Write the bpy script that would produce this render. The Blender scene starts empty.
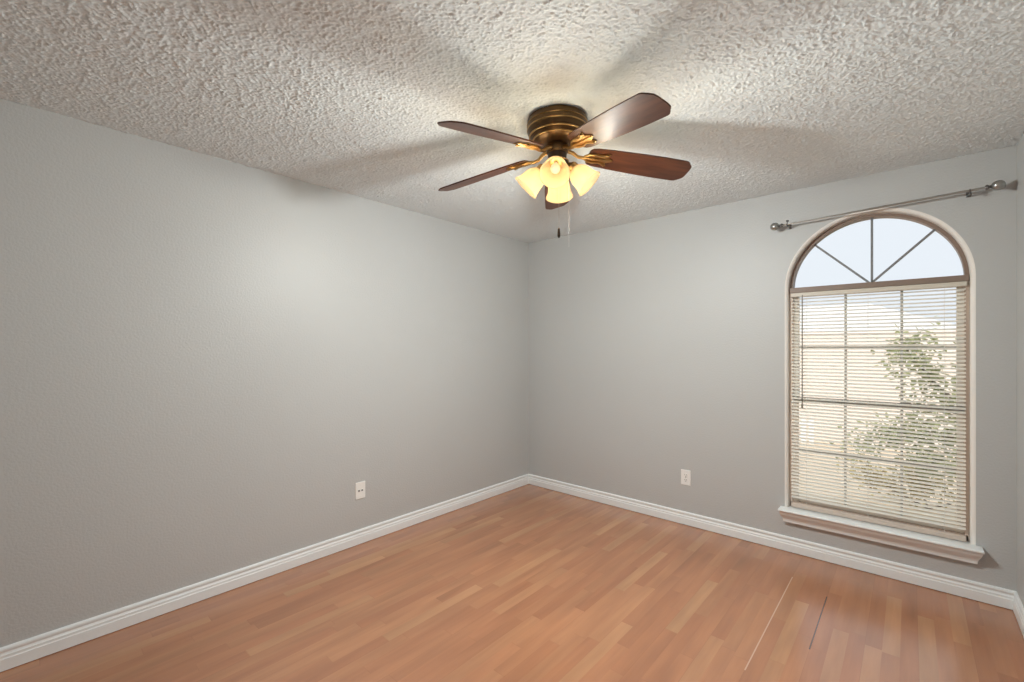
import bpy, bmesh, math, random
from mathutils import Vector, Matrix, noise
R = math.radians
S = bpy.context.scene
COL = S.collection

# ------------------------------------------------------------------ camera
F_PX, YAW = 448.0, 41.6
cam_d = bpy.data.cameras.new('camera'); cam = bpy.data.objects.new('camera', cam_d); COL.objects.link(cam)
cam.location = (2.893, -3.510, 1.375)
cam.rotation_euler = (R(90), 0, R(YAW))
cam_d.sensor_fit = 'HORIZONTAL'; cam_d.sensor_width = 36.0
cam_d.lens = 36.0 * F_PX / 1024.0
cam_d.shift_y = 7.0 / 1024.0
cam_d.clip_start = 0.02; cam_d.clip_end = 300
S.camera = cam

# ------------------------------------------------------------------ sky, sun, exposure
W = bpy.data.worlds.new('sky'); S.world = W; W.use_nodes = True
bg = W.node_tree.nodes['Background']
bg.inputs[0].default_value = (0.86, 0.915, 0.98, 1); bg.inputs[1].default_value = 1.0
sun_d = bpy.data.lights.new('sun', 'SUN'); sun = bpy.data.objects.new('sun', sun_d); COL.objects.link(sun)
sun_d.energy = 3.2; sun_d.angle = R(2.0); sun_d.color = (1.0, 0.97, 0.93)
sun.location = (0, -8, 12); sun.rotation_euler = (R(48), 0, R(-28))     # high behind the house, so none enters the window
BULB_W = 50.0            # each lamp of the fan light kit
BULB_COL = (0.87, 0.965, 1.0)
BULB_SMOOTH = 0.8
GLOW_W = 6.0              # warm near glow of the same lamps
GLOW_COL = (1.0, 0.70, 0.36)
vs = S.view_settings
vs.view_transform = 'Standard'; vs.look = 'None'; vs.gamma = 1.0; vs.exposure = 0.0; vs.use_curve_mapping = False
try:
    S.cycles.use_denoising = True
    S.cycles.max_bounces = 14; S.cycles.diffuse_bounces = 8; S.cycles.transparent_max_bounces = 24
    S.cycles.sample_clamp_indirect = 6.0
    S.cycles.caustics_reflective = False; S.cycles.caustics_refractive = False
except Exception:
    pass

# ------------------------------------------------------------------ room measures
RW, RL, RH = 3.312, 4.40, 2.44          # width (x), length (towards -y), height
WT = 0.13                               # thickness of the window wall
WX, SPRING, CLEAR = 2.710, 1.773, 0.432 # window axis, spring line, half width of the clear opening
BULL = 0.021
SILL_Z = 0.297

# ------------------------------------------------------------------ materials
def mat(name, col, rough=0.5, metal=0.0, spec=0.5, coat=0.0):
    m = bpy.data.materials.new(name); m.use_nodes = True
    b = m.node_tree.nodes['Principled BSDF']
    b.inputs['Base Color'].default_value = (*col, 1)
    b.inputs['Roughness'].default_value = rough; b.inputs['Metallic'].default_value = metal
    b.inputs['Specular IOR Level'].default_value = spec
    b.inputs['Coat Weight'].default_value = coat
    return m
def N(m, t, **kw):
    n = m.node_tree.nodes.new(t)
    for k, v in kw.items(): setattr(n, k, v)
    return n
def L(m, a, b): m.node_tree.links.new(a, b)
def bsdf(m): return m.node_tree.nodes['Principled BSDF']
def math_n(m, op, a, b=None, c=None):
    n = N(m, 'ShaderNodeMath', operation=op)
    for i, v in enumerate((a, b, c)):
        if v is None: continue
        if isinstance(v, (int, float)): n.inputs[i].default_value = v
        else: L(m, v, n.inputs[i])
    return n.outputs[0]
def mixcol(m, fac, a, b, blend='MIX'):
    n = N(m, 'ShaderNodeMix', data_type='RGBA', blend_type=blend)
    if isinstance(fac, (int, float)): n.inputs['Factor'].default_value = fac
    else: L(m, fac, n.inputs['Factor'])
    for s, v in (('A', a), ('B', b)):
        i = n.inputs[6 if s == 'A' else 7]
        if isinstance(v, tuple): i.default_value = (*v, 1)
        else: L(m, v, i)
    return n.outputs[2]
def objco(m): return N(m, 'ShaderNodeTexCoord').outputs['Object']
def noise_n(m, scale, detail=3, rough=0.5, vec=None, sc3=None):
    n = N(m, 'ShaderNodeTexNoise'); n.inputs['Scale'].default_value = scale
    n.inputs['Detail'].default_value = detail; n.inputs['Roughness'].default_value = rough
    v = vec if vec is not None else objco(m)
    if sc3:
        mp = N(m, 'ShaderNodeMapping'); mp.inputs['Scale'].default_value = sc3; L(m, v, mp.inputs[0]); v = mp.outputs[0]
    L(m, v, n.inputs['Vector']); return n
def bump(m, height, strength, dist):
    b = N(m, 'ShaderNodeBump'); b.inputs['Strength'].default_value = strength; b.inputs['Distance'].default_value = dist
    L(m, height, b.inputs['Height']); L(m, b.outputs[0], bsdf(m).inputs['Normal'])

M = {}
# wall paint, orange peel
m = M['wall'] = mat('grey_wall_paint', (0.50, 0.495, 0.482), 0.46, spec=0.45)
n = noise_n(m, 95, 2, 0.5); n2 = noise_n(m, 1.6, 3)
L(m, mixcol(m, n2.outputs[0], (0.472, 0.476, 0.470), (0.496, 0.500, 0.494)), bsdf(m).inputs['Base Color'])
bump(m, n.outputs[0], 0.35, 0.004)
# popcorn ceiling
m = M['ceiling'] = mat('popcorn_ceiling', (0.762, 0.82, 0.84), 0.95, spec=0.1)

# trim paint
M['trim'] = mat('white_trim_paint', (0.78, 0.80, 0.80), 0.38, spec=0.4)
M['return'] = mat('white_window_return', (0.80, 0.765, 0.72), 0.5, spec=0.3)
# laminate floor: boards of three strips running along y
m = M['floor'] = mat('laminate_floor', (0.5, 0.25, 0.12), 0.22, spec=0.9, coat=0.5)
bsdf(m).inputs['Coat Roughness'].default_value = 0.24
co = objco(m); sep = N(m, 'ShaderNodeSeparateXYZ'); L(m, co, sep.inputs[0])
BW = 0.1855
xs = math_n(m, 'ADD', sep.outputs[0], 20 * BW - 2.366)
strip = math_n(m, 'FLOOR', math_n(m, 'DIVIDE', xs, BW / 3))
w1 = N(m, 'ShaderNodeTexWhiteNoise', noise_dimensions='1D'); L(m, strip, w1.inputs['W'])
ys = math_n(m, 'ADD', math_n(m, 'DIVIDE', sep.outputs[1], 0.62), math_n(m, 'MULTIPLY', w1.outputs[0], 7.0))
block = math_n(m, 'FLOOR', ys)
cv = N(m, 'ShaderNodeCombineXYZ'); L(m, strip, cv.inputs[0]); L(m, block, cv.inputs[1])
w2 = N(m, 'ShaderNodeTexWhiteNoise', noise_dimensions='2D'); L(m, cv.outputs[0], w2.inputs['Vector'])
ramp = N(m, 'ShaderNodeValToRGB'); L(m, w2.outputs[0], ramp.inputs[0])
els = ramp.color_ramp.elements
els[0].position = 0.0; els[0].color = (0.400, 0.160, 0.072, 1)
els[1].position = 1.0; els[1].color = (0.480, 0.230, 0.108, 1)
e = els.new(0.55); e.color = (0.425, 0.178, 0.081, 1)
e = els.new(0.85); e.color = (0.440, 0.192, 0.088, 1)
cg = N(m, 'ShaderNodeVectorMath', operation='MULTIPLY_ADD'); L(m, cv.outputs[0], cg.inputs[0])
cg.inputs[1].default_value = (3.7, 5.1, 0); L(m, co, cg.inputs[2])
gr = noise_n(m, 1.0, 5, 0.6, vec=cg.outputs[0], sc3=(38, 2.2, 1))
gr2 = noise_n(m, 1.0, 2, 0.5, vec=cg.outputs[0], sc3=(9, 1.6, 1))
gm = N(m, 'ShaderNodeMapRange'); L(m, gr.outputs[0], gm.inputs[0]); gm.inputs[1].default_value = 0.3; gm.inputs[2].default_value = 0.75; gm.inputs[3].default_value = 0.90; gm.inputs[4].default_value = 1.06
gm2 = N(m, 'ShaderNodeMapRange'); L(m, gr2.outputs[0], gm2.inputs[0]); gm2.inputs[1].default_value = 0.3; gm2.inputs[2].default_value = 0.7; gm2.inputs[3].default_value = 0.80; gm2.inputs[4].default_value = 1.09
vm = N(m, 'ShaderNodeVectorMath', operation='SCALE'); L(m, ramp.outputs[0], vm.inputs[0]); L(m, math_n(m, 'MULTIPLY', gm.outputs[0], gm2.outputs[0]), vm.inputs['Scale'])
fx = math_n(m, 'FRACT', math_n(m, 'DIVIDE', xs, BW))
seam = math_n(m, 'LESS_THAN', math_n(m, 'MINIMUM', fx, math_n(m, 'SUBTRACT', 1.0, fx)), 0.0045)
fy = math_n(m, 'FRACT', ys)
butt = math_n(m, 'LESS_THAN', fy, 0.006)
c1 = mixcol(m, math_n(m, 'MULTIPLY', seam, 0.40), vm.outputs[0], (0.20, 0.075, 0.03))
c1 = mixcol(m, math_n(m, 'MULTIPLY', butt, 0.25), c1, (0.25, 0.10, 0.04))
def yband(x0, hw, y0, y1):
    a = math_n(m, 'LESS_THAN', math_n(m, 'ABSOLUTE', math_n(m, 'SUBTRACT', sep.outputs[0], x0)), hw)
    b = math_n(m, 'MULTIPLY', math_n(m, 'GREATER_THAN', sep.outputs[1], y0), math_n(m, 'LESS_THAN', sep.outputs[1], y1))
    return math_n(m, 'MULTIPLY', a, b)
c1 = mixcol(m, math_n(m, 'MULTIPLY', yband(2.3665, 0.0026, -1.42, -0.38), 0.6), c1, (0.74, 0.50, 0.36))    # glint along the raised board edge, painted into the colour
c1 = mixcol(m, math_n(m, 'MULTIPLY', yband(2.5505, 0.0030, -1.08, -0.50), 0.9), c1, (0.10, 0.035, 0.015))   # open dark joint
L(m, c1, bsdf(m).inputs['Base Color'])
wv = noise_n(m, 2.2, 2); bump(m, wv.outputs[0], 0.05, 0.02)

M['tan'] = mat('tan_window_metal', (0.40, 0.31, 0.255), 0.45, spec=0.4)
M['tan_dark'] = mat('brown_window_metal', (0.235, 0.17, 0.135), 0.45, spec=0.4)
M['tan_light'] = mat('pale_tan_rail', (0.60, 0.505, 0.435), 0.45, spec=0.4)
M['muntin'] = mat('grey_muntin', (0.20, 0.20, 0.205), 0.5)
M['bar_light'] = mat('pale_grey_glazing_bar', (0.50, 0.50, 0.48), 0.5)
M['rail'] = mat('grey_meeting_rail', (0.36, 0.345, 0.32), 0.45)
M['cream'] = mat('cream_blind_rail', (0.88, 0.85, 0.79), 0.45)
M['head'] = mat('beige_head_rail', (0.60, 0.55, 0.47), 0.45)
M['wand'] = mat('clear_grey_wand', (0.22, 0.20, 0.17), 0.3)
m = M['slat'] = mat('cream_blind_slat', (0.93, 0.91, 0.86), 0.5)
tr = N(m, 'ShaderNodeBsdfTranslucent'); tr.inputs[0].default_value = (0.97, 0.94, 0.87, 1)
mx = N(m, 'ShaderNodeMixShader'); mx.inputs[0].default_value = 0.42
L(m, bsdf(m).outputs[0], mx.inputs[1]); L(m, tr.outputs[0], mx.inputs[2]); L(m, mx.outputs[0], m.node_tree.nodes['Material Output'].inputs[0])
m = M['glass'] = bpy.data.materials.new('window_glass'); m.use_nodes = True
m.node_tree.nodes.remove(bsdf(m))
t = N(m, 'ShaderNodeBsdfTransparent'); t.inputs[0].default_value = (0.97, 0.98, 0.98, 1)
g = N(m, 'ShaderNodeBsdfGlossy'); g.inputs['Roughness'].default_value = 0.03
lw = N(m, 'ShaderNodeFresnel'); lw.inputs[0].default_value = 1.25
mx = N(m, 'ShaderNodeMixShader'); L(m, lw.outputs[0], mx.inputs[0]); L(m, t.outputs[0], mx.inputs[1]); L(m, g.outputs[0], mx.inputs[2])
L(m, mx.outputs[0], m.node_tree.nodes['Material Output'].inputs[0])

m = M['bronze'] = mat('antique_bronze', (0.15, 0.085, 0.035), 0.36, metal=0.9)
n = noise_n(m, 18, 3, sc3=(1, 1, 6)); L(m, mixcol(m, n.outputs[0], (0.075, 0.042, 0.019), (0.15, 0.088, 0.040)), bsdf(m).inputs['Base Color'])
M['brass'] = mat('polished_brass', (0.50, 0.32, 0.13), 0.33, metal=1.0)
M['dark'] = mat('dark_bronze', (0.045, 0.03, 0.02), 0.35, metal=0.6)
m = M['blade'] = mat('walnut_blade', (0.13, 0.045, 0.02), 0.42, spec=0.36, coat=0.2); bsdf(m).inputs['Coat Roughness'].default_value = 0.40
n = noise_n(m, 1.0, 5, 0.6, sc3=(5, 42, 6)); n2 = noise_n(m, 1, 2, 0.5, sc3=(2.5, 11, 2))
fac = math_n(m, 'ADD', math_n(m, 'MULTIPLY', n.outputs[0], 0.6), math_n(m, 'MULTIPLY', n2.outputs[0], 0.4))
rp = N(m, 'ShaderNodeValToRGB'); L(m, fac, rp.inputs[0])
rp.color_ramp.elements[0].position = 0.35; rp.color_ramp.elements[0].color = (0.036, 0.011, 0.006, 1)
rp.color_ramp.elements[1].position = 0.65; rp.color_ramp.elements[1].color = (0.118, 0.040, 0.018, 1)
L(m, rp.outputs[0], bsdf(m).inputs['Base Color'])
# frosted amber glass of the lamp shades
m = M['shade'] = mat('amber_frosted_glass', (0.92, 0.72, 0.44), 0.35)
tr = N(m, 'ShaderNodeBsdfTranslucent'); tr.inputs[0].default_value = (1.0, 0.82, 0.53, 1)
mx = N(m, 'ShaderNodeMixShader'); mx.inputs[0].default_value = 0.6
L(m, bsdf(m).outputs[0], mx.inputs[1]); L(m, tr.outputs[0], mx.inputs[2])
tp = N(m, 'ShaderNodeBsdfTransparent'); tp.inputs[0].default_value = (1.0, 0.97, 0.90, 1)
mx2 = N(m, 'ShaderNodeMixShader'); mx2.inputs[0].default_value = 0.5
L(m, mx.outputs[0], mx2.inputs[1]); L(m, tp.outputs[0], mx2.inputs[2])
L(m, mx2.outputs[0], m.node_tree.nodes['Material Output'].inputs[0])
m = M['bulb'] = mat('lit_bulb', (0.40, 0.34, 0.25), 0.4)
bsdf(m).inputs['Emission Color'].default_value = (1.0, 0.84, 0.52, 1); bsdf(m).inputs['Emission Strength'].default_value = 0.55
M['nickel'] = mat('brushed_nickel', (0.42, 0.41, 0.39), 0.3, metal=1.0)
M['nickel_dark'] = mat('dark_nickel', (0.16, 0.155, 0.15), 0.35, metal=0.9)
M['plastic'] = mat('white_plastic', (0.82, 0.81, 0.78), 0.35)
M['slot'] = mat('dark_slot', (0.05, 0.05, 0.05), 0.6)
M['white_cord'] = mat('white_cord', (0.85, 0.83, 0.80), 0.5)

# outdoors
m = M['grass'] = mat('dry_grass', (0.5, 0.38, 0.22), 0.95, spec=0.1)
n = noise_n(m, 3.0, 5, 0.7); L(m, mixcol(m, n.outputs[0], (0.66, 0.52, 0.36), (0.76, 0.64, 0.50)), bsdf(m).inputs['Base Color'])
m = M['paving'] = mat('grey_paving', (0.42, 0.43, 0.45), 0.9, spec=0.1)
m = M['brick'] = mat('pale_pink_brick', (0.78, 0.64, 0.54), 0.9, spec=0.1)
bt = N(m, 'ShaderNodeTexBrick'); bt.inputs['Scale'].default_value = 4; bt.inputs['Color1'].default_value = (0.84, 0.74, 0.66, 1); bt.inputs['Color2'].default_value = (0.80, 0.70, 0.62, 1); bt.inputs['Mortar'].default_value = (0.84, 0.80, 0.75, 1)
mp = N(m, 'ShaderNodeMapping'); mp.inputs['Rotation'].default_value = (R(90), 0, 0); L(m, objco(m), mp.inputs[0]); L(m, mp.outputs[0], bt.inputs[0]); L(m, bt.outputs[0], bsdf(m).inputs['Base Color'])
M['roof'] = mat('pale_roof_shingle', (0.72, 0.71, 0.69), 0.95, spec=0.1)
M['house_white'] = mat('white_siding', (0.85, 0.86, 0.88), 0.7)
M['bark'] = mat('grey_bark', (0.22, 0.18, 0.14), 0.9, spec=0.1)
def leafmat(name, a, b):
    m = mat(name, a, 0.6, spec=0.3); n = noise_n(m, 2.5, 2)
    L(m, mixcol(m, n.outputs[0], a, b), bsdf(m).inputs['Base Color'])
    tr = N(m, 'ShaderNodeBsdfTranslucent'); tr.inputs[0].default_value = (*b, 1)
    mx = N(m, 'ShaderNodeMixShader'); mx.inputs[0].default_value = 0.35
    L(m, bsdf(m).outputs[0], mx.inputs[1]); L(m, tr.outputs[0], mx.inputs[2]); L(m, mx.outputs[0], m.node_tree.nodes['Material Output'].inputs[0])
    return m
M['leaf'] = leafmat('olive_leaf', (0.26, 0.30, 0.16), (0.50, 0.50, 0.27))
M['leaf_dry'] = leafmat('yellowish_leaf', (0.42, 0.36, 0.14), (0.60, 0.50, 0.24))
M['leaf_far'] = leafmat('grey_green_leaf', (0.30, 0.34, 0.22), (0.46, 0.48, 0.34))

# ------------------------------------------------------------------ mesh helpers
def obj(name, bm, m, parent=None, smooth=False, loc=None):
    me = bpy.data.meshes.new(name)
    bmesh.ops.recalc_face_normals(bm, faces=bm.faces)
    bm.to_mesh(me); bm.free()
    for mm in (m if isinstance(m, (list, tuple)) else [m]): me.materials.append(mm)
    if smooth:
        for p in me.polygons: p.use_smooth = True
        if smooth != 'all':
            try: me.set_sharp_from_angle(angle=R(smooth if isinstance(smooth, (int, float)) and smooth > 1 else 40))
            except Exception: pass
    o = bpy.data.objects.new(name, me); COL.objects.link(o)
    if parent: o.parent = parent
    if loc is not None: o.location = loc
    return o
def thing(name, label, cat, loc=(0, 0, 0), group=None):
    o = bpy.data.objects.new(name, None); COL.objects.link(o); o.location = loc; o.empty_display_size = 0.05
    o['label'] = label; o['category'] = cat
    if group: o['group'] = group
    return o
def struct(o, label=None, cat=None):
    o['kind'] = 'structure'
    if label: o['label'] = label
    if cat: o['category'] = cat
    return o
def box(bm, x0, x1, y0, y1, z0, z1, bev=0.0):
    r = bmesh.ops.create_cube(bm, size=1.0); vs_ = r['verts']
    for v in vs_:
        v.co = Vector(((x0 + x1) / 2 + v.co.x * (x1 - x0), (y0 + y1) / 2 + v.co.y * (y1 - y0), (z0 + z1) / 2 + v.co.z * (z1 - z0)))
    if bev:
        es = list({e for v in vs_ for e in v.link_edges})
        bmesh.ops.bevel(bm, geom=es, offset=bev, segments=2, affect='EDGES', profile=0.5)
def lathe(bm, prof, seg=40, mtx=None, cap0=True, cap1=True):
    rings = []
    for r, z in prof:
        ring = []
        for i in range(seg):
            a = 2 * math.pi * i / seg
            p = Vector((r * math.cos(a), r * math.sin(a), z))
            ring.append(bm.verts.new(mtx @ p if mtx else p))
        rings.append(ring)
    for a, b in zip(rings, rings[1:]):
        for i in range(seg): bm.faces.new((a[i], a[(i + 1) % seg], b[(i + 1) % seg], b[i]))
    if cap0: bm.faces.new(rings[0])
    if cap1: bm.faces.new(rings[-1])
def tube(bm, pts, rad, seg=10, mtx=None, caps=True):
    pts = [Vector(p) for p in pts]
    rad = rad if isinstance(rad, (list, tuple)) else [rad] * len(pts)
    rings = []; up = None
    for i, p in enumerate(pts):
        t = (pts[min(i + 1, len(pts) - 1)] - pts[max(i - 1, 0)]).normalized()
        if up is None: up = t.orthogonal().normalized()
        up = (up - t * up.dot(t)).normalized(); s = t.cross(up)
        ring = []
        for k in range(seg):
            a = 2 * math.pi * k / seg
            q = p + (up * math.cos(a) + s * math.sin(a)) * rad[i]
            ring.append(bm.verts.new(mtx @ q if mtx else q))
        rings.append(ring)
    for a, b in zip(rings, rings[1:]):
        for k in range(seg): bm.faces.new((a[k], a[(k + 1) % seg], b[(k + 1) % seg], b[k]))
    if caps: bm.faces.new(rings[0]); bm.faces.new(rings[-1])
def slab(bm, outline, z0, z1, bev=0.0):
    lo = [bm.verts.new((x, y, z0)) for x, y in outline]; hi = [bm.verts.new((x, y, z1)) for x, y in outline]
    n = len(outline)
    bm.faces.new(lo); f = bm.faces.new(hi)
    for i in range(n): bm.faces.new((lo[i], lo[(i + 1) % n], hi[(i + 1) % n], hi[i]))
def sweep_profile(bm, prof, frames):
    """prof: list of 2-d points; frames: functions giving a 3-d point for a profile point; closed polygon profile, capped ends"""
    rings = [[bm.verts.new(f(*p)) for p in prof] for f in frames]
    n = len(prof)
    for a, b in zip(rings, rings[1:]):
        for i in range(n): bm.faces.new((a[i], a[(i + 1) % n], b[(i + 1) % n], b[i]))
    bm.faces.new(rings[0]); bm.faces.new(rings[-1])

# ------------------------------------------------------------------ room shell
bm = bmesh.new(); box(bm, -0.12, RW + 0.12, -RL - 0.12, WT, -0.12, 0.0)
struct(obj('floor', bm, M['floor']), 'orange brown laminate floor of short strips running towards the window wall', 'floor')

# ceiling: real popcorn relief on a fine grid
def popcorn():
    step = 0.0043
    nx, ny = int(RW / step) + 1, int(RL / step) + 1
    vs_, fs = [], []
    for j in range(ny + 1):
        y = -RL + RL * j / ny
        for i in range(nx + 1):
            x = RW * i / nx
            p = Vector((x, y, 0.3))
            d1 = noise.voronoi(Vector((x * 128, y * 128, 0.4)))[0][0]
            h = max(0.0, 1.0 - 1.55 * d1) * (0.45 + 0.9 * max(0.0, 0.5 + noise.noise(p * 48)))
            h = h * 0.0075
            vs_.append((x, y, RH - h))
    for j in range(ny):
        for i in range(nx):
            a = j * (nx + 1) + i
            fs.append((a, a + nx + 1, a + nx + 2, a + 1))
    # closed slab above
    b = len(vs_)
    X0, X1, Y0, Y1 = -0.12, RW + 0.12, -RL - 0.12, WT
    vs_ += [(X0, Y0, RH + 0.002), (X1, Y0, RH + 0.002), (X1, Y1, RH + 0.002), (X0, Y1, RH + 0.002), (X0, Y0, RH + 0.14), (X1, Y0, RH + 0.14), (X1, Y1, RH + 0.14), (X0, Y1, RH + 0.14)]
    fs += [(b, b + 1, b + 2, b + 3), (b + 4, b + 7, b + 6, b + 5), (b, b + 4, b + 5, b + 1), (b + 1, b + 5, b + 6, b + 2), (b + 2, b + 6, b + 7, b + 3), (b + 3, b + 7, b + 4, b)]
    me = bpy.data.meshes.new('ceiling'); me.from_pydata(vs_, [], fs); me.materials.append(M['ceiling'])
    for p in me.polygons: p.use_smooth = len(me.polygons) - p.index > 6
    o = bpy.data.objects.new('ceiling', me); COL.objects.link(o)
    return o
struct(popcorn(), 'white popcorn textured ceiling', 'ceiling')

for nm, bx, lb in (('wall_left', (-0.12, 0, -RL - 0.12, WT, 0, RH), 'long grey wall on the left'),
                   ('wall_right', (RW, RW + 0.12, -RL - 0.12, WT, 0, RH), 'narrow sliver of grey wall at the right edge'),
                   ('wall_front', (0, RW, -RL - 0.12, -RL, 0, RH), 'grey wall behind the camera')):
    bm = bmesh.new(); box(bm, *bx); struct(obj(nm, bm, M['wall']), lb, 'wall')

def arch_loop(half, y, z0, seg=48):
    pts = [(WX - half, y, z0)]
    for i in range(1, 9): pts.append((WX - half, y, z0 + (SPRING - z0) * i / 9))
    for i in range(seg + 1):
        a = math.pi * (1 - i / seg)
        pts.append((WX + half * math.cos(a), y, SPRING + half * math.sin(a)))
    for i in range(1, 9): pts.append((WX + half, y, SPRING - (SPRING - z0) * i / 9))
    pts.append((WX + half, y, z0))
    return pts
def holed_face(bm, y, half, z0):
    lp = [bm.verts.new(p) for p in arch_loop(half, y, z0)]
    es = [bm.edges.new((lp[i], lp[(i + 1) % len(lp)])) for i in range(len(lp))]
    rc = [bm.verts.new(p) for p in ((0, y, 0), (RW, y, 0), (RW, y, RH), (0, y, RH))]
    es += [bm.edges.new((rc[i], rc[(i + 1) % 4])) for i in range(4)]
    bmesh.ops.triangle_fill(bm, use_beauty=True, edges=es)
    return rc
OPEN_Z = 0.262
bm = bmesh.new()
r0 = holed_face(bm, 0.0, CLEAR + BULL, OPEN_Z)
r1 = holed_face(bm, WT, CLEAR + 0.004, OPEN_Z)
for i in range(4): bm.faces.new((r0[i], r0[(i + 1) % 4], r1[(i + 1) % 4], r1[i]))
a = arch_loop(CLEAR + BULL, 0.0, OPEN_Z); 
va = [v for v in (bm.verts.new(p) for p in a)]
vb = [bm.verts.new(p) for p in arch_loop(CLEAR + BULL, 0.012, OPEN_Z)]
for i in range(len(va) - 1): bm.faces.new((va[i], va[i + 1], vb[i + 1], vb[i]))
bmesh.ops.remove_doubles(bm, verts=bm.verts, dist=1e-5)
struct(obj('wall_back', bm, M['wall']), 'grey wall holding the arched window', 'wall')
# rounded white return lining the opening
bm = bmesh.new()
loops = []
for k in range(9):
    t = math.pi / 2 * k / 8
    loops.append((CLEAR + BULL * (1 - math.sin(t)), BULL * (1 - math.cos(t)) - 0.0008))
loops.append((CLEAR, WT))
rings = [[bm.verts.new(p) for p in arch_loop(h, y, 0.285)] for h, y in loops]
for A, B in zip(rings, rings[1:]):
    for i in range(len(A) - 1): bm.faces.new((A[i], A[i + 1], B[i + 1], B[i]))
struct(obj('trim_1', bm, M['return'], smooth='all'), 'white rounded return lining the arched window opening', 'trim')

# ------------------------------------------------------------------ baseboards
BP = [(0.0, 0.003), (0.015, 0.003), (0.015, 0.052), (0.0125, 0.056), (0.0125, 0.067), (0.0095, 0.070), (0.0075, 0.076), (0.0085, 0.081), (0.0115, 0.085), (0.0115, 0.092), (0.009, 0.0975), (0.004, 0.1005), (0.0, 0.1005)]
def board(name, fr, label):
    bm = bmesh.new(); sweep_profile(bm, BP, fr)
    return struct(obj(name, bm, M['trim']), label, 'baseboard')
board('baseboard_left', [lambda t, z: (t, -RL + t, z), lambda t, z: (t, -t, z)], 'white moulded baseboard along the long left wall')
board('baseboard_back', [lambda t, z: (t, -t, z), lambda t, z: (RW - t, -t, z)], 'white moulded baseboard below the arched window')
board('baseboard_right', [lambda t, z: (RW - t, -t, z), lambda t, z: (RW - t, -RL + t, z)], 'white moulded baseboard end at the right edge')
board('baseboard_front', [lambda t, z: (RW - t, -RL + t, z), lambda t, z: (t, -RL + t, z)], 'white moulded baseboard behind the camera')

# ------------------------------------------------------------------ window
win = bpy.data.objects.new('window_1', None); COL.objects.link(win); win.location = (WX, 0.07, SILL_Z)
struct(win, 'tall arched window with tan metal frame and white sill', 'window')
def wobj(name, bm, m, **k):
    for v in bm.verts: v.co -= Vector(win.location)
    return obj(name, bm, m, win, **k)
FY0, FY1 = 0.052, 0.112
IN = 0.019      # face width of the arch frame
# outer frame: arch band + jambs + head of sill
bm = bmesh.new()
def band(h0, h1, y0, y1, z0, part):
    sel = (lambda p: p[2] >= SPRING - 1e-6) if part == 'arch' else None
    R4 = []
    for h, y in ((h0, y0), (h1, y0), (h1, y1), (h0, y1)):
        R4.append([p for p in arch_loop(h, y, z0) if sel is None or sel(p)])
    R4 = [[bm.verts.new(p) for p in l] for l in R4]
    for A, B in zip(R4, R4[1:] + R4[:1]):
        for i in range(len(A) - 1): bm.faces.new((A[i], A[i + 1], B[i + 1], B[i]))
    bm.faces.new([q[0] for q in R4]); bm.faces.new([q[-1] for q in R4])
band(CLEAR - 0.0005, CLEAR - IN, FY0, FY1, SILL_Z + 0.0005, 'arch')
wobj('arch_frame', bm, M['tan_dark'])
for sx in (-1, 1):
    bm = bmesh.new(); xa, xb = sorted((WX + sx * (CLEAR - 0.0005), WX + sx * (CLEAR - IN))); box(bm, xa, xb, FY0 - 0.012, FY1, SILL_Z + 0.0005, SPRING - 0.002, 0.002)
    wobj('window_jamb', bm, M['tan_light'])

bm = bmesh.new(); box(bm, WX - CLEAR + 0.002, WX + CLEAR - 0.002, FY0 - 0.028, FY1 - 0.005, 1.746, 1.782, 0.004)
wobj('mullion', bm, M['tan_dark'])
bm = bmesh.new(); box(bm, WX - CLEAR + 0.003, WX + CLEAR - 0.003, FY0 - 0.012, FY1 - 0.005, SILL_Z + 0.0015, SILL_Z + 0.036, 0.003)
wobj('bottom_frame_rail', bm, M['tan'])
# fan of three glazing bars in the arch
bm = bmesh.new()
for ang in (44.5, 90, 135.5):
    d = Vector((math.cos(R(ang)), 0, math.sin(R(ang)))); c = Vector((WX + (0.006 if ang == 90 else 0), 0.084, SPRING + 0.005))
    n_ = Vector((-d.z, 0, d.x)); hw = 0.006
    L1 = CLEAR - IN + 0.004 - (0.005)
    q = []
    for y in (0.076, 0.092):
        q.append([bm.verts.new(Vector((p.x, y, p.z))) for p in (c + n_ * hw, c - n_ * hw, c - n_ * hw + d * L1, c + n_ * hw + d * L1)])
    A, B = q
    bm.faces.new(A); bm.faces.new(B)
    for i in range(4): bm.faces.new((A[i], A[(i + 1) % 4], B[(i + 1) % 4], B[i]))
wobj('arch_glazing_bars', bm, M['muntin'])
# arch pane
bm = bmesh.new()
rr = CLEAR - IN + 0.006
v = [bm.verts.new((WX + rr * math.cos(math.pi * i / 48), 0.096, SPRING + rr * math.sin(math.pi * i / 48))) for i in range(49)]
bm.faces.new(v); wobj('arch_pane', bm, M['glass'])
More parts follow.
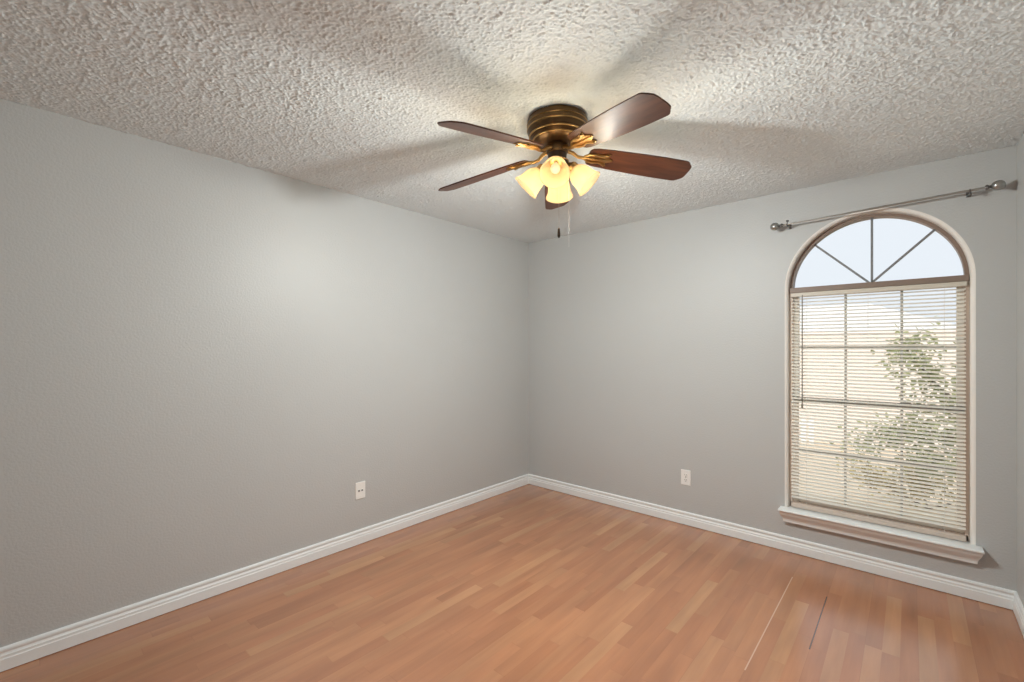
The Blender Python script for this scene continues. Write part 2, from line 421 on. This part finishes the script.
# two sashes: stiles, rails, glazing bars, pane
def sash(name, z0, z1, y0, y1, rows):
    hw_o, hw_i = CLEAR - IN + 0.002, CLEAR - 0.050
    bm = bmesh.new()
    for s in (-1, 1):
        xa, xb = sorted((WX + s * hw_o, WX + s * hw_i)); box(bm, xa, xb, y0, y1, z0, z1, 0.002)
    box(bm, WX - hw_i, WX + hw_i, y0 + 0.002, y1 - 0.002, z0, z0 + 0.026, 0.002); box(bm, WX - hw_i, WX + hw_i, y0 + 0.002, y1 - 0.002, z1 - 0.024, z1, 0.002)
    f = wobj(name, bm, M['cream'])
    bm = bmesh.new(); gy = (y0 + y1) / 2 + 0.004
    for k in (1, 2):
        x = WX + 0.010 + (-0.137, 0.137)[k - 1]; box(bm, x - 0.0065, x + 0.0065, gy - 0.007, gy + 0.003, z0 + 0.024, z1 - 0.022)
    z = (z0 + z1) / 2; box(bm, WX - hw_i, WX + hw_i, gy - 0.006, gy + 0.002, z - 0.0065, z + 0.0065)
    for v in bm.verts: v.co -= Vector(win.location)
    g = obj('glazing_bars', bm, M['bar_light'], f)
    bm = bmesh.new()
    vv = [bm.verts.new(p) for p in ((WX - hw_i - 0.004, gy + 0.006, z0 + 0.02), (WX + hw_i + 0.004, gy + 0.006, z0 + 0.02), (WX + hw_i + 0.004, gy + 0.006, z1 - 0.02), (WX - hw_i - 0.004, gy + 0.006, z1 - 0.02))]
    bm.faces.new(vv)
    for v in bm.verts: v.co -= Vector(win.location)
    obj('pane', bm, M['glass'], f)
    return f
sash('upper_sash', 1.012, 1.746, 0.076, 0.104, 2)
sash('lower_sash', 0.332, 1.030, 0.060, 0.084, 2)
bm = bmesh.new()
box(bm, WX - CLEAR + 0.012, WX + CLEAR - 0.012, 0.046, 0.062, 1.030, 1.045, 0.003)
box(bm, WX - CLEAR + 0.012, WX + CLEAR - 0.012, 0.050, 0.062, 1.004, 1.027, 0.003)
wobj('meeting_rail', bm, M['rail'])
bm = bmesh.new()
box(bm, WX + 0.14, WX + 0.19, 0.036, 0.050, 1.043, 1.052, 0.003)
lathe(bm, [(0.009, 0), (0.009, 0.008), (0.006, 0.011)], 16, Matrix.Translation((WX + 0.165, 0.043, 1.049)))
wobj('sash_lock', bm, M['rail'])
# moulded sill with mitred returns
SP = [(0.054, SILL_Z), (-0.072, SILL_Z), (-0.078, SILL_Z - 0.004), (-0.079, SILL_Z - 0.011), (-0.074, SILL_Z - 0.017), (-0.068, SILL_Z - 0.019), (-0.066, SILL_Z - 0.026), (-0.058, SILL_Z - 0.040), (-0.046, SILL_Z - 0.055), (-0.036, SILL_Z - 0.068), (-0.031, SILL_Z - 0.080), (-0.029, SILL_Z - 0.092), (0.002, SILL_Z - 0.092)]
def sill():
    bm = bmesh.new()
    fr = [p for p in SP if p[0] < 0]
    rg = []
    for s in (-1, 1):
        ring = []
        for y, z in fr:
            x = WX + s * (0.443 + 0.47 * (-y))
            ring.append(bm.verts.new((x, y, z)))
        # back points at the wall face
        rg.append(ring)
    A, B = rg
    for i in range(len(A) - 1): bm.faces.new((A[i], A[i + 1], B[i + 1], B[i]))
    ends = []
    for s, ring in ((-1, A), (1, B)):
        top = bm.verts.new((ring[0].co.x, -0.0004, SILL_Z)); bot = bm.verts.new((ring[-1].co.x, -0.0004, SILL_Z - 0.092))
        bm.faces.new([top] + ring + [bot]); ends.append((top, bot))
    (ta, ba), (tb, bb) = ends
    bm.faces.new((ta, A[0], B[0], tb)); bm.faces.new((ba, bb, B[-1], A[-1])); bm.faces.new((ta, tb, bb, ba))
    box(bm, WX - CLEAR + 0.0006, WX + CLEAR - 0.0006, -0.004, 0.128, SILL_Z - 0.030, SILL_Z)
    return wobj('window_sill', bm, M['trim'])
sill()

# ------------------------------------------------------------------ mini blind
bl = thing('mini_blind', 'cream horizontal slat mini blind hanging inside the lower part of the arched window', 'blind', (WX, 0.03, SILL_Z + 0.04))
def bobj(name, bm, m, parent=None, **k):
    for v in bm.verts: v.co -= Vector(bl.location)
    return obj(name, bm, m, parent or bl, **k)
BX0, BX1 = WX - 0.420, WX + 0.420
bm = bmesh.new(); box(bm, BX0, BX1, 0.008, 0.034, 1.718, 1.7445, 0.003); bobj('head_rail', bm, M['head'])
bm = bmesh.new()
TILT, PITCH, NSL = R(24), 0.0222, 61
z = 1.705
zs = [1.703 - PITCH * i for i in range(NSL) if 1.703 - PITCH * i > SILL_Z + 0.043]
for z in zs:
    rows = []
    for k in range(5):
        u = (k / 4 - 0.5) * 0.025; cam_h = 0.0016 * (1 - (2 * (k / 4 - 0.5)) ** 2)
        rows.append((u * math.cos(TILT) - cam_h * math.sin(TILT), u * math.sin(TILT) + cam_h * math.cos(TILT)))
    A = [bm.verts.new((BX0 + 0.004, 0.0235 + dy, z + dz)) for dy, dz in rows]
    B = [bm.verts.new((BX1 - 0.004, 0.0235 + dy, z + dz)) for dy, dz in rows]
    for i in range(4): bm.faces.new((A[i], A[i + 1], B[i + 1], B[i]))
sl = bobj('slats', bm, M['slat'], smooth='all')
bm = bmesh.new(); box(bm, BX0 + 0.002, BX1 - 0.002, 0.012, 0.036, SILL_Z + 0.003, SILL_Z + 0.033, 0.004); bobj('bottom_rail', bm, M['tan_light'])
for x in (WX - 0.33, WX - 0.01, WX + 0.33):
    bm = bmesh.new()
    for y in (0.0105, 0.0365): tube(bm, [(x, y, SILL_Z + 0.038), (x, y, 1.72)], 0.0006, 5)
    bobj('ladder_cord', bm, M['white_cord'])
bm = bmesh.new(); tube(bm, [(WX - 0.352, 0.004, 1.728), (WX - 0.352, 0.001, 1.70), (WX - 0.352, 0.000, 1.00)], 0.0035, 6); wd = bobj('tilt_wand', bm, M['wand'])
bm = bmesh.new(); tube(bm, [(WX - 0.352, 0.000, 1.005), (WX - 0.352, 0.000, 0.975)], [0.0045, 0.006], 8); bobj('wand_tip', bm, M['wand'], wd)

# ------------------------------------------------------------------ curtain rod
P0, P1 = Vector((2.256, -0.080, 2.193)), Vector((3.196, -0.080, 2.222))
rod = thing('curtain_rod', 'slim brushed nickel curtain rod without curtain above the arched window', 'curtain rod', (WX, 0, 2.21))
def robj(name, bm, m, parent=None, **k):
    for v in bm.verts: v.co -= Vector(rod.location)
    return obj(name, bm, m, parent or rod, **k)
ax = (P1 - P0).normalized()
def along(t): return P0 + (P1 - P0) * t
bm = bmesh.new(); tube(bm, [along(0), along(0.55)], 0.0045, 14); robj('thin_pole', bm, M['nickel'], smooth=True)
bm = bmesh.new(); tube(bm, [along(0.45), along(1.0)], 0.0060, 14); robj('outer_pole', bm, M['nickel'], smooth=True)
for t, s in ((0.0, -1), (1.0, 1)):
    mt = Matrix.Translation(along(t)) @ (ax * s).to_track_quat('Z', 'Y').to_matrix().to_4x4()
    bm = bmesh.new()
    lathe(bm, [(0.0105, -0.004), (0.0125, 0.0), (0.0125, 0.006), (0.008, 0.009), (0.0075, 0.013), (0.010, 0.016)], 24, mt)
    cl = robj('finial_collar', bm, M['nickel_dark'], smooth=True)
    bm = bmesh.new(); pr = []
    for i in range(15):
        a = math.pi * i / 14
        pr.append((max(0.0008, 0.0255 * math.sin(a) ** 0.9), 0.016 + 0.0265 * (1 - math.cos(a))))
    lathe(bm, pr, 28, mt); robj('finial', bm, M['nickel'], smooth='all')
for x, s in ((2.287, 1), (3.134, -1)):
    t = (x - P0.x) / (P1.x - P0.x); c = along(t)
    bm = bmesh.new()
    box(bm, x - 0.010, x + 0.010, -0.004, -0.0003, c.z - 0.017, c.z + 0.015, 0.002)
    tube(bm, [(x, -0.003, c.z - 0.012), (x, -0.04, c.z - 0.013), (x, -0.072, c.z - 0.010)], 0.005, 10)
    pts = [(x, c.y + 0.0115 * math.cos(R(a)), c.z + 0.0115 * math.sin(R(a))) for a in range(20, -201, -20)]
    tube(bm, pts, 0.0035, 8)
    br = robj('bracket', bm, M['nickel_dark'], smooth=True)
    bm = bmesh.new()
    zz = c.z + s * 0.010
    tube(bm, [(x, c.y, zz), (x, c.y, zz + s * 0.008)], 0.003, 8); tube(bm, [(x, c.y, zz + s * 0.007), (x, c.y, zz + s * 0.017)], 0.0075, 12)
    robj('thumb_screw', bm, M['nickel_dark'], br)

# ------------------------------------------------------------------ wall plates
def plate_bm():
    bm = bmesh.new(); box(bm, -0.038, 0.038, -0.006, -0.0003, -0.059, 0.059, 0.003); return bm
ou = thing('electrical_outlet', 'white duplex electrical outlet low on the grey wall left of the arched window', 'outlet', (1.590, 0, 0.367))
obj('cover_plate', plate_bm(), M['plastic'], ou)
for s in (-1, 1):
    bm = bmesh.new(); ol = []
    for i in range(24):
        a = 2 * math.pi * i / 24
        ol.append((0.0172 * math.cos(a), max(-0.0135, min(0.0135, 0.0172 * math.sin(a)))))
    slab(bm, ol, 0.0, 0.0022)
    bmesh.ops.transform(bm, matrix=Matrix.Translation((0, -0.0058, s * 0.0195)) @ Matrix.Rotation(R(90), 4, 'X'), verts=bm.verts)
    rc = obj('receptacle', bm, M['plastic'], ou)
    bm = bmesh.new()
    box(bm, -0.0082, -0.0055, -0.0086, -0.0075, s * 0.0195 - 0.001, s * 0.0195 + 0.008); box(bm, 0.0055, 0.0082, -0.0086, -0.0075, s * 0.0195 - 0.0005, s * 0.0195 + 0.007)
    lathe(bm, [(0.003, 0), (0.003, 0.001)], 12, Matrix.Translation((0, -0.0076, s * 0.0195 - 0.0075)) @ Matrix.Rotation(R(90), 4, 'X'))
    obj('outlet_slots', bm, M['slot'], rc)
bm = bmesh.new(); lathe(bm, [(0.0035, 0), (0.0035, 0.0012), (0.002, 0.0018)], 14, Matrix.Translation((0, -0.006, 0)) @ Matrix.Rotation(R(90), 4, 'X')); obj('plate_screw', bm, M['nickel'], ou)

jk = thing('wall_jack', 'white jack plate with two small ports low on the long left wall', 'wall jack', (0, -1.862, 0.374))
jk.rotation_euler = (0, 0, R(90))
obj('cover_plate', plate_bm(), M['plastic'], jk)
for x in (-0.012, 0.012):
    bm = bmesh.new(); box(bm, x - 0.009, x + 0.009, -0.0078, -0.0055, -0.010, 0.010, 0.001); pt = obj('jack_port', bm, M['plastic'], jk)
    bm = bmesh.new(); box(bm, x - 0.0055, x + 0.0055, -0.0084, -0.0075, -0.006, 0.005); obj('port_opening', bm, M['slot'], pt)
for z in (-0.041, 0.041):
    bm = bmesh.new(); lathe(bm, [(0.0033, 0), (0.0033, 0.0010), (0.002, 0.0016)], 12, Matrix.Translation((0, -0.006, z)) @ Matrix.Rotation(R(90), 4, 'X')); obj('plate_screw', bm, M['plastic'], jk)

# ------------------------------------------------------------------ ceiling fan
FX, FY = 1.664, -1.808
fan = thing('ceiling_fan', 'flush mount ceiling fan with five dark walnut blades and four amber glass lamps', 'ceiling fan', (FX, FY, RH))
def fz(z): return z - RH
# motor housing, stepped
bm = bmesh.new()
lathe(bm, [(0.126, fz(2.4395)), (0.136, fz(2.436)), (0.139, fz(2.428)), (0.139, fz(2.400)), (0.1395, fz(2.392)), (0.1395, fz(2.380)), (0.136, fz(2.374)), (0.134, fz(2.366)), (0.128, fz(2.357)), (0.122, fz(2.352)), (0.118, fz(2.345)), (0.108, fz(2.338)), (0.098, fz(2.330)), (0.075, fz(2.324)), (0.045, fz(2.320))], 64)
mh = obj('motor_housing', bm, M['bronze'], fan, smooth=30)
def ring(bm, r, z, w, t=0.0035):
    pr = []
    for i in range(9):
        a = 2 * math.pi * i / 8
        pr.append((r + t * math.cos(a), fz(z) + w * math.sin(a)))
    lathe(bm, pr, 64, None, False, False)
for r_, z_, w_ in ((0.1385, 2.3875, 0.0035), (0.129, 2.357, 0.004), (0.112, 2.340, 0.004), (0.1385, 2.410, 0.0018)):
    bm = bmesh.new(); ring(bm, r_, z_, w_); obj('brass_ring', bm, M['brass'], mh, smooth='all')
# flywheel the blade arms bolt to
bm = bmesh.new(); lathe(bm, [(0.041, fz(2.322)), (0.048, fz(2.318)), (0.050, fz(2.308)), (0.050, fz(2.286)), (0.046, fz(2.280)), (0.040, fz(2.278))], 48); obj('flywheel', bm, M['bronze'], fan, smooth=30)
bm = bmesh.new(); lathe(bm, [(0.040, fz(2.300)), (0.044, fz(2.272)), (0.043, fz(2.252)), (0.047, fz(2.248)), (0.052, fz(2.242)), (0.052, fz(2.216)), (0.047, fz(2.208)), (0.040, fz(2.204))], 48); sw = obj('switch_housing', bm, M['dark'], fan, smooth=30)
bm = bmesh.new(); ring(bm, 0.0515, 2.242, 0.003); obj('brass_ring', bm, M['brass'], sw, smooth='all')

# blades
A0, DROOP, PIT, TY, BZ = 266.72, 0.1132, -0.2701, 0.034, 2.2916
BR = 0.657
half = [(0.148, 0.030), (0.151, 0.044), (0.160, 0.054), (0.185, 0.060), (0.26, 0.066), (0.40, 0.0725), (0.52, 0.0745), (BR - 0.044, 0.0745), (BR - 0.032, 0.0715), (BR - 0.022, 0.063), (BR - 0.017, 0.055), (BR - 0.009, 0.050), (BR - 0.002, 0.042), (BR, 0.030), (BR + 0.001, 0.012)]
outline = [(u, v) for u, v in half] + [(u, -v) for u, v in reversed(half)]
bm = bmesh.new(); slab(bm, outline, -0.003, 0.003)
bmesh.ops.bevel(bm, geom=[e for e in bm.edges if abs(e.verts[0].co.z - e.verts[1].co.z) < 1e-6], offset=0.0012, segments=1, affect='EDGES')
blade0 = obj('blade', bm, M['blade'], fan)
# decorative blade arm (local blade frame, under the blade)
bm = bmesh.new()
tube(bm, [(0.040, 0, 0.012), (0.075, 0, 0.004), (0.100, 0, -0.012), (0.125, 0, -0.013), (0.150, 0, -0.008)], [0.010, 0.0085, 0.0075, 0.008, 0.009], 12)
leaf = [(0.135, 0.012), (0.150, 0.024), (0.175, 0.031), (0.200, 0.030), (0.222, 0.034), (0.236, 0.042), (0.250, 0.040), (0.246, 0.030), (0.240, 0.020), (0.256, 0.012), (0.270, 0.004)]
slab(bm, leaf + [(u, -v) for u, v in reversed(leaf)], -0.0075, -0.0032)
for s in (1, -1):
    tube(bm, [(0.130, s * 0.006, -0.010), (0.150, s * 0.022, -0.010), (0.178, s * 0.027, -0.0095), (0.205, s * 0.020, -0.009), (0.222, s * 0.026, -0.009), (0.240, s * 0.036, -0.009)], [0.006, 0.0055, 0.005, 0.005, 0.005, 0.006], 8)
tube(bm, [(0.150, 0, -0.010), (0.20, 0, -0.010), (0.262, 0, -0.008)], [0.007, 0.005, 0.004], 8)
arm0 = obj('blade_arm', bm, M['brass'], blade0, smooth=40)
bm = bmesh.new()
for u, v in ((0.185, 0.0), (0.236, 0.035), (0.236, -0.035)):
    lathe(bm, [(0.0055, -0.0125), (0.0055, -0.010), (0.004, -0.0075)], 12, Matrix.Translation((u, v, 0)))
scr0 = obj('blade_screws', bm, M['dark'], arm0)
def blade_matrix(k):
    th = R(A0 + 72 * k + (3.0 if k == 3 else 0))
    d = Vector((math.cos(th), math.sin(th), -DROOP)); nn = Vector((-math.sin(th) * math.cos(PIT), math.cos(th) * math.cos(PIT), math.sin(PIT)))
    d.z += TY * d.y; nn.z += TY * nn.y
    d.normalize(); nn = (nn - d * nn.dot(d)).normalized(); up = d.cross(nn)
    mm = Matrix((d, nn, up)).transposed().to_4x4(); mm.translation = Vector((0, 0, fz(BZ)))
    return mm
for k in range(5):
    if k == 0: b = blade0
    else:
        b = blade0.copy(); COL.objects.link(b); b.parent = fan
        a_ = arm0.copy(); COL.objects.link(a_); a_.parent = b
        a_['_'] = 0; del a_['_']
    b.matrix_local = blade_matrix(k)
# screws belong to the arm meshes that were copied: join them into every arm through the shared mesh
bmj = bmesh.new(); bmj.from_mesh(arm0.data); n0 = len(bmj.faces)
bmj.from_mesh(scr0.data); bmj.faces.ensure_lookup_table()
for f in bmj.faces[n0:]: f.material_index = 1
bmj.to_mesh(arm0.data); bmj.free(); arm0.data.materials.append(M['dark'])
bpy.data.objects.remove(scr0, do_unlink=True)

# light kit
bm = bmesh.new(); lathe(bm, [(0.046, fz(2.206)), (0.050, fz(2.200)), (0.046, fz(2.188)), (0.034, fz(2.172)), (0.018, fz(2.163)), (0.010, fz(2.158)), (0.010, fz(2.150)), (0.004, fz(2.145))], 40); obj('light_fitter', bm, M['bronze'], fan, smooth=30)
SHP = [(0.0255, 0.000), (0.0265, 0.006), (0.033, 0.014), (0.043, 0.026), (0.050, 0.042), (0.0535, 0.060), (0.0555, 0.078), (0.0585, 0.092), (0.0635, 0.104), (0.0675, 0.111)]
def shade_bm():
    bm = bmesh.new()
    prof = SHP + [(r - 0.0028, s - 0.0004) for r, s in reversed(SHP)]
    lathe(bm, prof + [prof[0]], 40, None, False, False)
    bmesh.ops.remove_doubles(bm, verts=bm.verts, dist=1e-6)
    return bm
sh0 = obj('lamp_shade', shade_bm(), M['shade'], fan, smooth='all')
bm = bmesh.new(); lathe(bm, [(0.006, -0.052), (0.010, -0.050), (0.010, -0.030), (0.016, -0.022), (0.024, -0.016), (0.029, -0.008), (0.029, 0.008), (0.027, 0.012), (0.016, 0.014)], 32); so0 = obj('socket_cup', bm, M['brass'], sh0, smooth=30)
bm = bmesh.new(); lathe(bm, [(0.011, 0.012), (0.012, 0.026), (0.016, 0.036), (0.0205, 0.048), (0.0215, 0.058), (0.019, 0.068), (0.012, 0.076), (0.003, 0.0785)], 24); bu0 = obj('light_bulb', bm, M['bulb'], sh0, smooth='all')
ld = bpy.data.lights.new('lamp_light', 'POINT'); ld.energy = BULB_W; ld.color = BULB_COL; ld.shadow_soft_size = 0.036
ld.use_nodes = True
em = ld.node_tree.nodes['Emission']; lf = ld.node_tree.nodes.new('ShaderNodeLightFalloff')
lf.inputs['Strength'].default_value = 1.0; lf.inputs['Smooth'].default_value = BULB_SMOOTH
ld.node_tree.links.new(lf.outputs['Quadratic'], em.inputs['Strength'])
lg = bpy.data.lights.new('lamp_glow', 'POINT'); lg.energy = GLOW_W; lg.color = GLOW_COL; lg.shadow_soft_size = 0.045
lg.use_nodes = True
em = lg.node_tree.nodes['Emission']; lf = lg.node_tree.nodes.new('ShaderNodeLightFalloff')
lf.inputs['Strength'].default_value = 1.0; lf.inputs['Smooth'].default_value = 0.012
lg.node_tree.links.new(lf.outputs['Quadratic'], em.inputs['Strength'])
Fh = Vector((-math.sin(R(YAW)), math.cos(R(YAW)), 0)); Rh = Vector((Fh.y, -Fh.x, 0))
for k in range(4):
    az = math.atan2(Rh.y, Rh.x) + R(-10 + 90 * k)
    o = Vector((math.cos(az), math.sin(az), 0))
    axis = (o * 0.707 + Vector((0, 0, -0.707))).normalized()
    mt = axis.to_track_quat('Z', 'Y').to_matrix().to_4x4(); mt.translation = o * 0.071 + Vector((0, 0, fz(2.208)))
    if k == 0: s_ = sh0
    else:
        s_ = sh0.copy(); COL.objects.link(s_); s_.parent = fan
        for c in (so0, bu0):
            cc = c.copy(); COL.objects.link(cc); cc.parent = s_
    s_.matrix_local = mt
    for nm_, d_ in (('lamp_light', ld), ('lamp_glow', lg)):
        lo = bpy.data.objects.new(nm_, d_); COL.objects.link(lo); lo.parent = s_; lo.location = (0, 0, 0.100)

# pull chains
def chain(x, y, z0, z1, r, m, name):
    bm = bmesh.new(); n = int((z0 - z1) / 0.0042)
    tube(bm, [(x, y, fz(z0)), (x, y, fz(z1))], r * 0.45, 5)
    for i in range(n):
        lathe(bm, [(r * 0.3, -r * 0.9), (r, 0), (r * 0.3, r * 0.9)], 6, Matrix.Translation((x, y, fz(z0 - 0.0042 * (i + 0.5)))))
    return obj(name, bm, m, fan)
c_ = Rh * 0.002 - Fh * 0.0
p = Rh * 0.002 - Fh * 0.053
ch = chain(p.x, p.y, 2.222, 1.915, 0.0011, M['nickel'], 'pull_chain')
bm = bmesh.new(); lathe(bm, [(0.002, fz(1.920)), (0.005, fz(1.916)), (0.0055, fz(1.908)), (0.0065, fz(1.895)), (0.0065, fz(1.882)), (0.004, fz(1.876)), (0.001, fz(1.875))], 16, Matrix.Translation((p.x, p.y, 0)))
obj('chain_pendant', bm, M['dark'], ch, smooth=40)
p = Rh * 0.054 - Fh * 0.004
chain(p.x, p.y, 2.228, 1.845, 0.0012, M['white_cord'], 'pull_chain')['label'] = 'thin white pull chain'
ch['label'] = 'pull chain ending in a small dark pendant'

# ------------------------------------------------------------------ outdoors
def ground_z(y): return -0.25 - 0.085 * max(0.0, y - 1.0) if y < 14 else -0.25 - 0.085 * 13
bm = bmesh.new(); prev = None
for y in (WT + 0.02, 1.0, 2.5):
    row = [bm.verts.new((x, y, ground_z(y) + 0.01)) for x in (-14, 2.65)]
    if prev: bm.faces.new((prev[0], prev[1], row[1], row[0]))
    prev = row
struct(obj('patio', bm, M['paving']), 'grey paving just outside the arched window', 'patio')
bm = bmesh.new(); prev = None
for y in (WT + 0.02, 1.0, 2.3, 5, 9, 14, 60):
    row = [bm.verts.new((x, y, ground_z(y))) for x in (-60, 60)]
    if prev: bm.faces.new((prev[0], prev[1], row[1], row[0]))
    prev = row
struct(obj('ground', bm, M['grass']), 'dry tan lawn seen through the arched window', 'ground')

hz = ground_z(10.5)
hs = thing('neighbor_house', 'pale pink brick house with low hip roof across the lawn, seen through the blind', 'house', (1.4, 10.5, hz))
def hobj(name, bm, m):
    return obj(name, bm, m, hs)
bm = bmesh.new(); box(bm, -4.2, 2.6, 0, 6, 0, 2.85); hobj('brick_wall', bm, M['brick'])
bm = bmesh.new()
v = [bm.verts.new(p) for p in ((-4.25, -0.03, 2.80), (2.65, -0.03, 2.80), (2.65, 6.05, 2.80), (-4.25, 6.05, 2.80), (-2.2, 3, 3.75), (0.6, 3, 3.75))]
for f in ((0, 1, 5, 4), (1, 2, 5), (2, 3, 4, 5), (3, 0, 4), (3, 2, 1, 0)): bm.faces.new([v[i] for i in f])
hobj('roof', bm, M['roof'])

fc = thing('picket_fence', 'low white picket fence in front of the pale pink brick house', 'fence', (0.2, 9.6, ground_z(9.6)))
bm = bmesh.new()
for i in range(20):
    x = -2.2 + i * 0.16
    slab(bm, [(x, 0.0), (x + 0.10, 0.0), (x + 0.10, 0.58), (x + 0.05, 0.65), (x, 0.58)], 0.0, 0.02)
bmesh.ops.transform(bm, matrix=Matrix.Rotation(R(90), 4, 'X'), verts=bm.verts)
obj('pickets', bm, M['house_white'], fc)
for z in (0.15, 0.45):
    bm = bmesh.new(); box(bm, -2.2, 0.94, 0.001, 0.04, z, z + 0.07); obj('fence_rail', bm, M['house_white'], fc)
def tree(name, label, loc, branches, leafm, n_leaf, spread, size, seed, trunk_r):
    rnd = random.Random(seed)
    t = thing(name, label, 'tree', loc)
    bm = bmesh.new(); tips = []
    for pts, r0, r1 in branches:
        n = len(pts); tube(bm, pts, [r0 + (r1 - r0) * i / (n - 1) for i in range(n)], 8)
        for a, b in zip(pts[1:], pts[2:] + pts[-1:]):
            a, b = Vector(a), Vector(b)
            for i in range(4): tips.append(a.lerp(b, i / 4))
            for i in range(2):
                e_ = a + Vector((rnd.gauss(0, 1), rnd.gauss(0, 1), rnd.gauss(0.1, 0.8))) * spread * 0.7
                tube(bm, [a, a.lerp(e_, 0.5) + Vector((0, 0, 0.03)), e_], [r1 * 0.7, r1 * 0.5, r1 * 0.25], 5)
                tips += [a.lerp(e_, 0.5), e_]
    obj('trunk', bm, M['bark'], t, smooth='all')
    bm = bmesh.new()
    for i in range(n_leaf):
        c = rnd.choice(tips) + Vector((rnd.gauss(0, 1), rnd.gauss(0, 1), rnd.gauss(0, 0.9))) * spread * 0.45
        q = Matrix.Rotation(rnd.uniform(0, 6.28), 3, 'Z') @ Matrix.Rotation(rnd.uniform(-1.2, 1.2), 3, 'X') @ Matrix.Rotation(rnd.uniform(-0.6, 0.6), 3, 'Y')
        s = size * rnd.uniform(0.7, 1.3)
        vv = [bm.verts.new(c + q @ Vector(p) * s) for p in ((0, -1, 0), (0.42, -0.3, 0.12), (0.36, 0.4, 0.1), (0, 1, 0), (-0.36, 0.4, 0.1), (-0.42, -0.3, 0.12))]
        bm.faces.new(vv[0:4]); bm.faces.new((vv[0], vv[3], vv[4], vv[5]))
    obj('foliage', bm, leafm, t)
    return t
tree('young_tree', 'loose olive leaved tree just outside the right half of the arched window', (3.75, 2.6, ground_z(2.6)),
     [([(0, 0, 0), (-0.02, 0, 0.6), (-0.08, 0, 1.0), (-0.14, 0.05, 1.3)], 0.045, 0.02),
      ([(-0.06, 0, 0.8), (-0.40, 0, 1.10), (-0.68, 0.02, 1.42), (-0.88, 0, 1.74)], 0.024, 0.008),
      ([(-0.05, 0, 0.6), (-0.40, 0.05, 0.85), (-0.75, 0.05, 0.92), (-1.02, 0.05, 0.84)], 0.02, 0.006),
      ([(-0.02, 0, 0.6), (0.25, 0.05, 0.9), (0.40, 0.1, 1.2)], 0.022, 0.008),
      ([(-0.02, 0, 0.3), (-0.30, 0.0, 0.55), (-0.70, -0.02, 0.62)], 0.018, 0.006)],
     M['leaf'], 3300, 0.20, 0.040, 3, 0.04)
tree('low_shrub', 'low yellowish shrub on the lawn below the loose olive leaved tree', (3.05, 3.3, ground_z(3.3)),
     [([(0, 0, 0), (-0.05, 0, 0.2), (-0.10, 0, 0.38)], 0.015, 0.006), ([(0, 0, 0.03), (0.30, 0, 0.2), (0.5, 0, 0.36)], 0.012, 0.005), ([(0, 0, 0.03), (-0.35, 0, 0.2), (-0.5, 0, 0.30)], 0.012, 0.005)],
     M['leaf_dry'], 1300, 0.18, 0.034, 8, 0.012)
tree('distant_tree', 'thin pale tree far off at the left edge of the arched window', (-5.2, 19.5, ground_z(19.5)),
     [([(0, 0, 0), (0.1, 0, 2.2), (0.0, 0, 4.2)], 0.15, 0.06), ([(0.05, 0, 2.0), (0.7, 0, 3.4), (0.9, 0, 4.2)], 0.08, 0.03), ([(0.05, 0, 2.2), (-0.7, 0, 3.2), (-1.1, 0, 3.9)], 0.08, 0.03)],
     M['leaf_far'], 900, 0.7, 0.12, 5, 0.12)
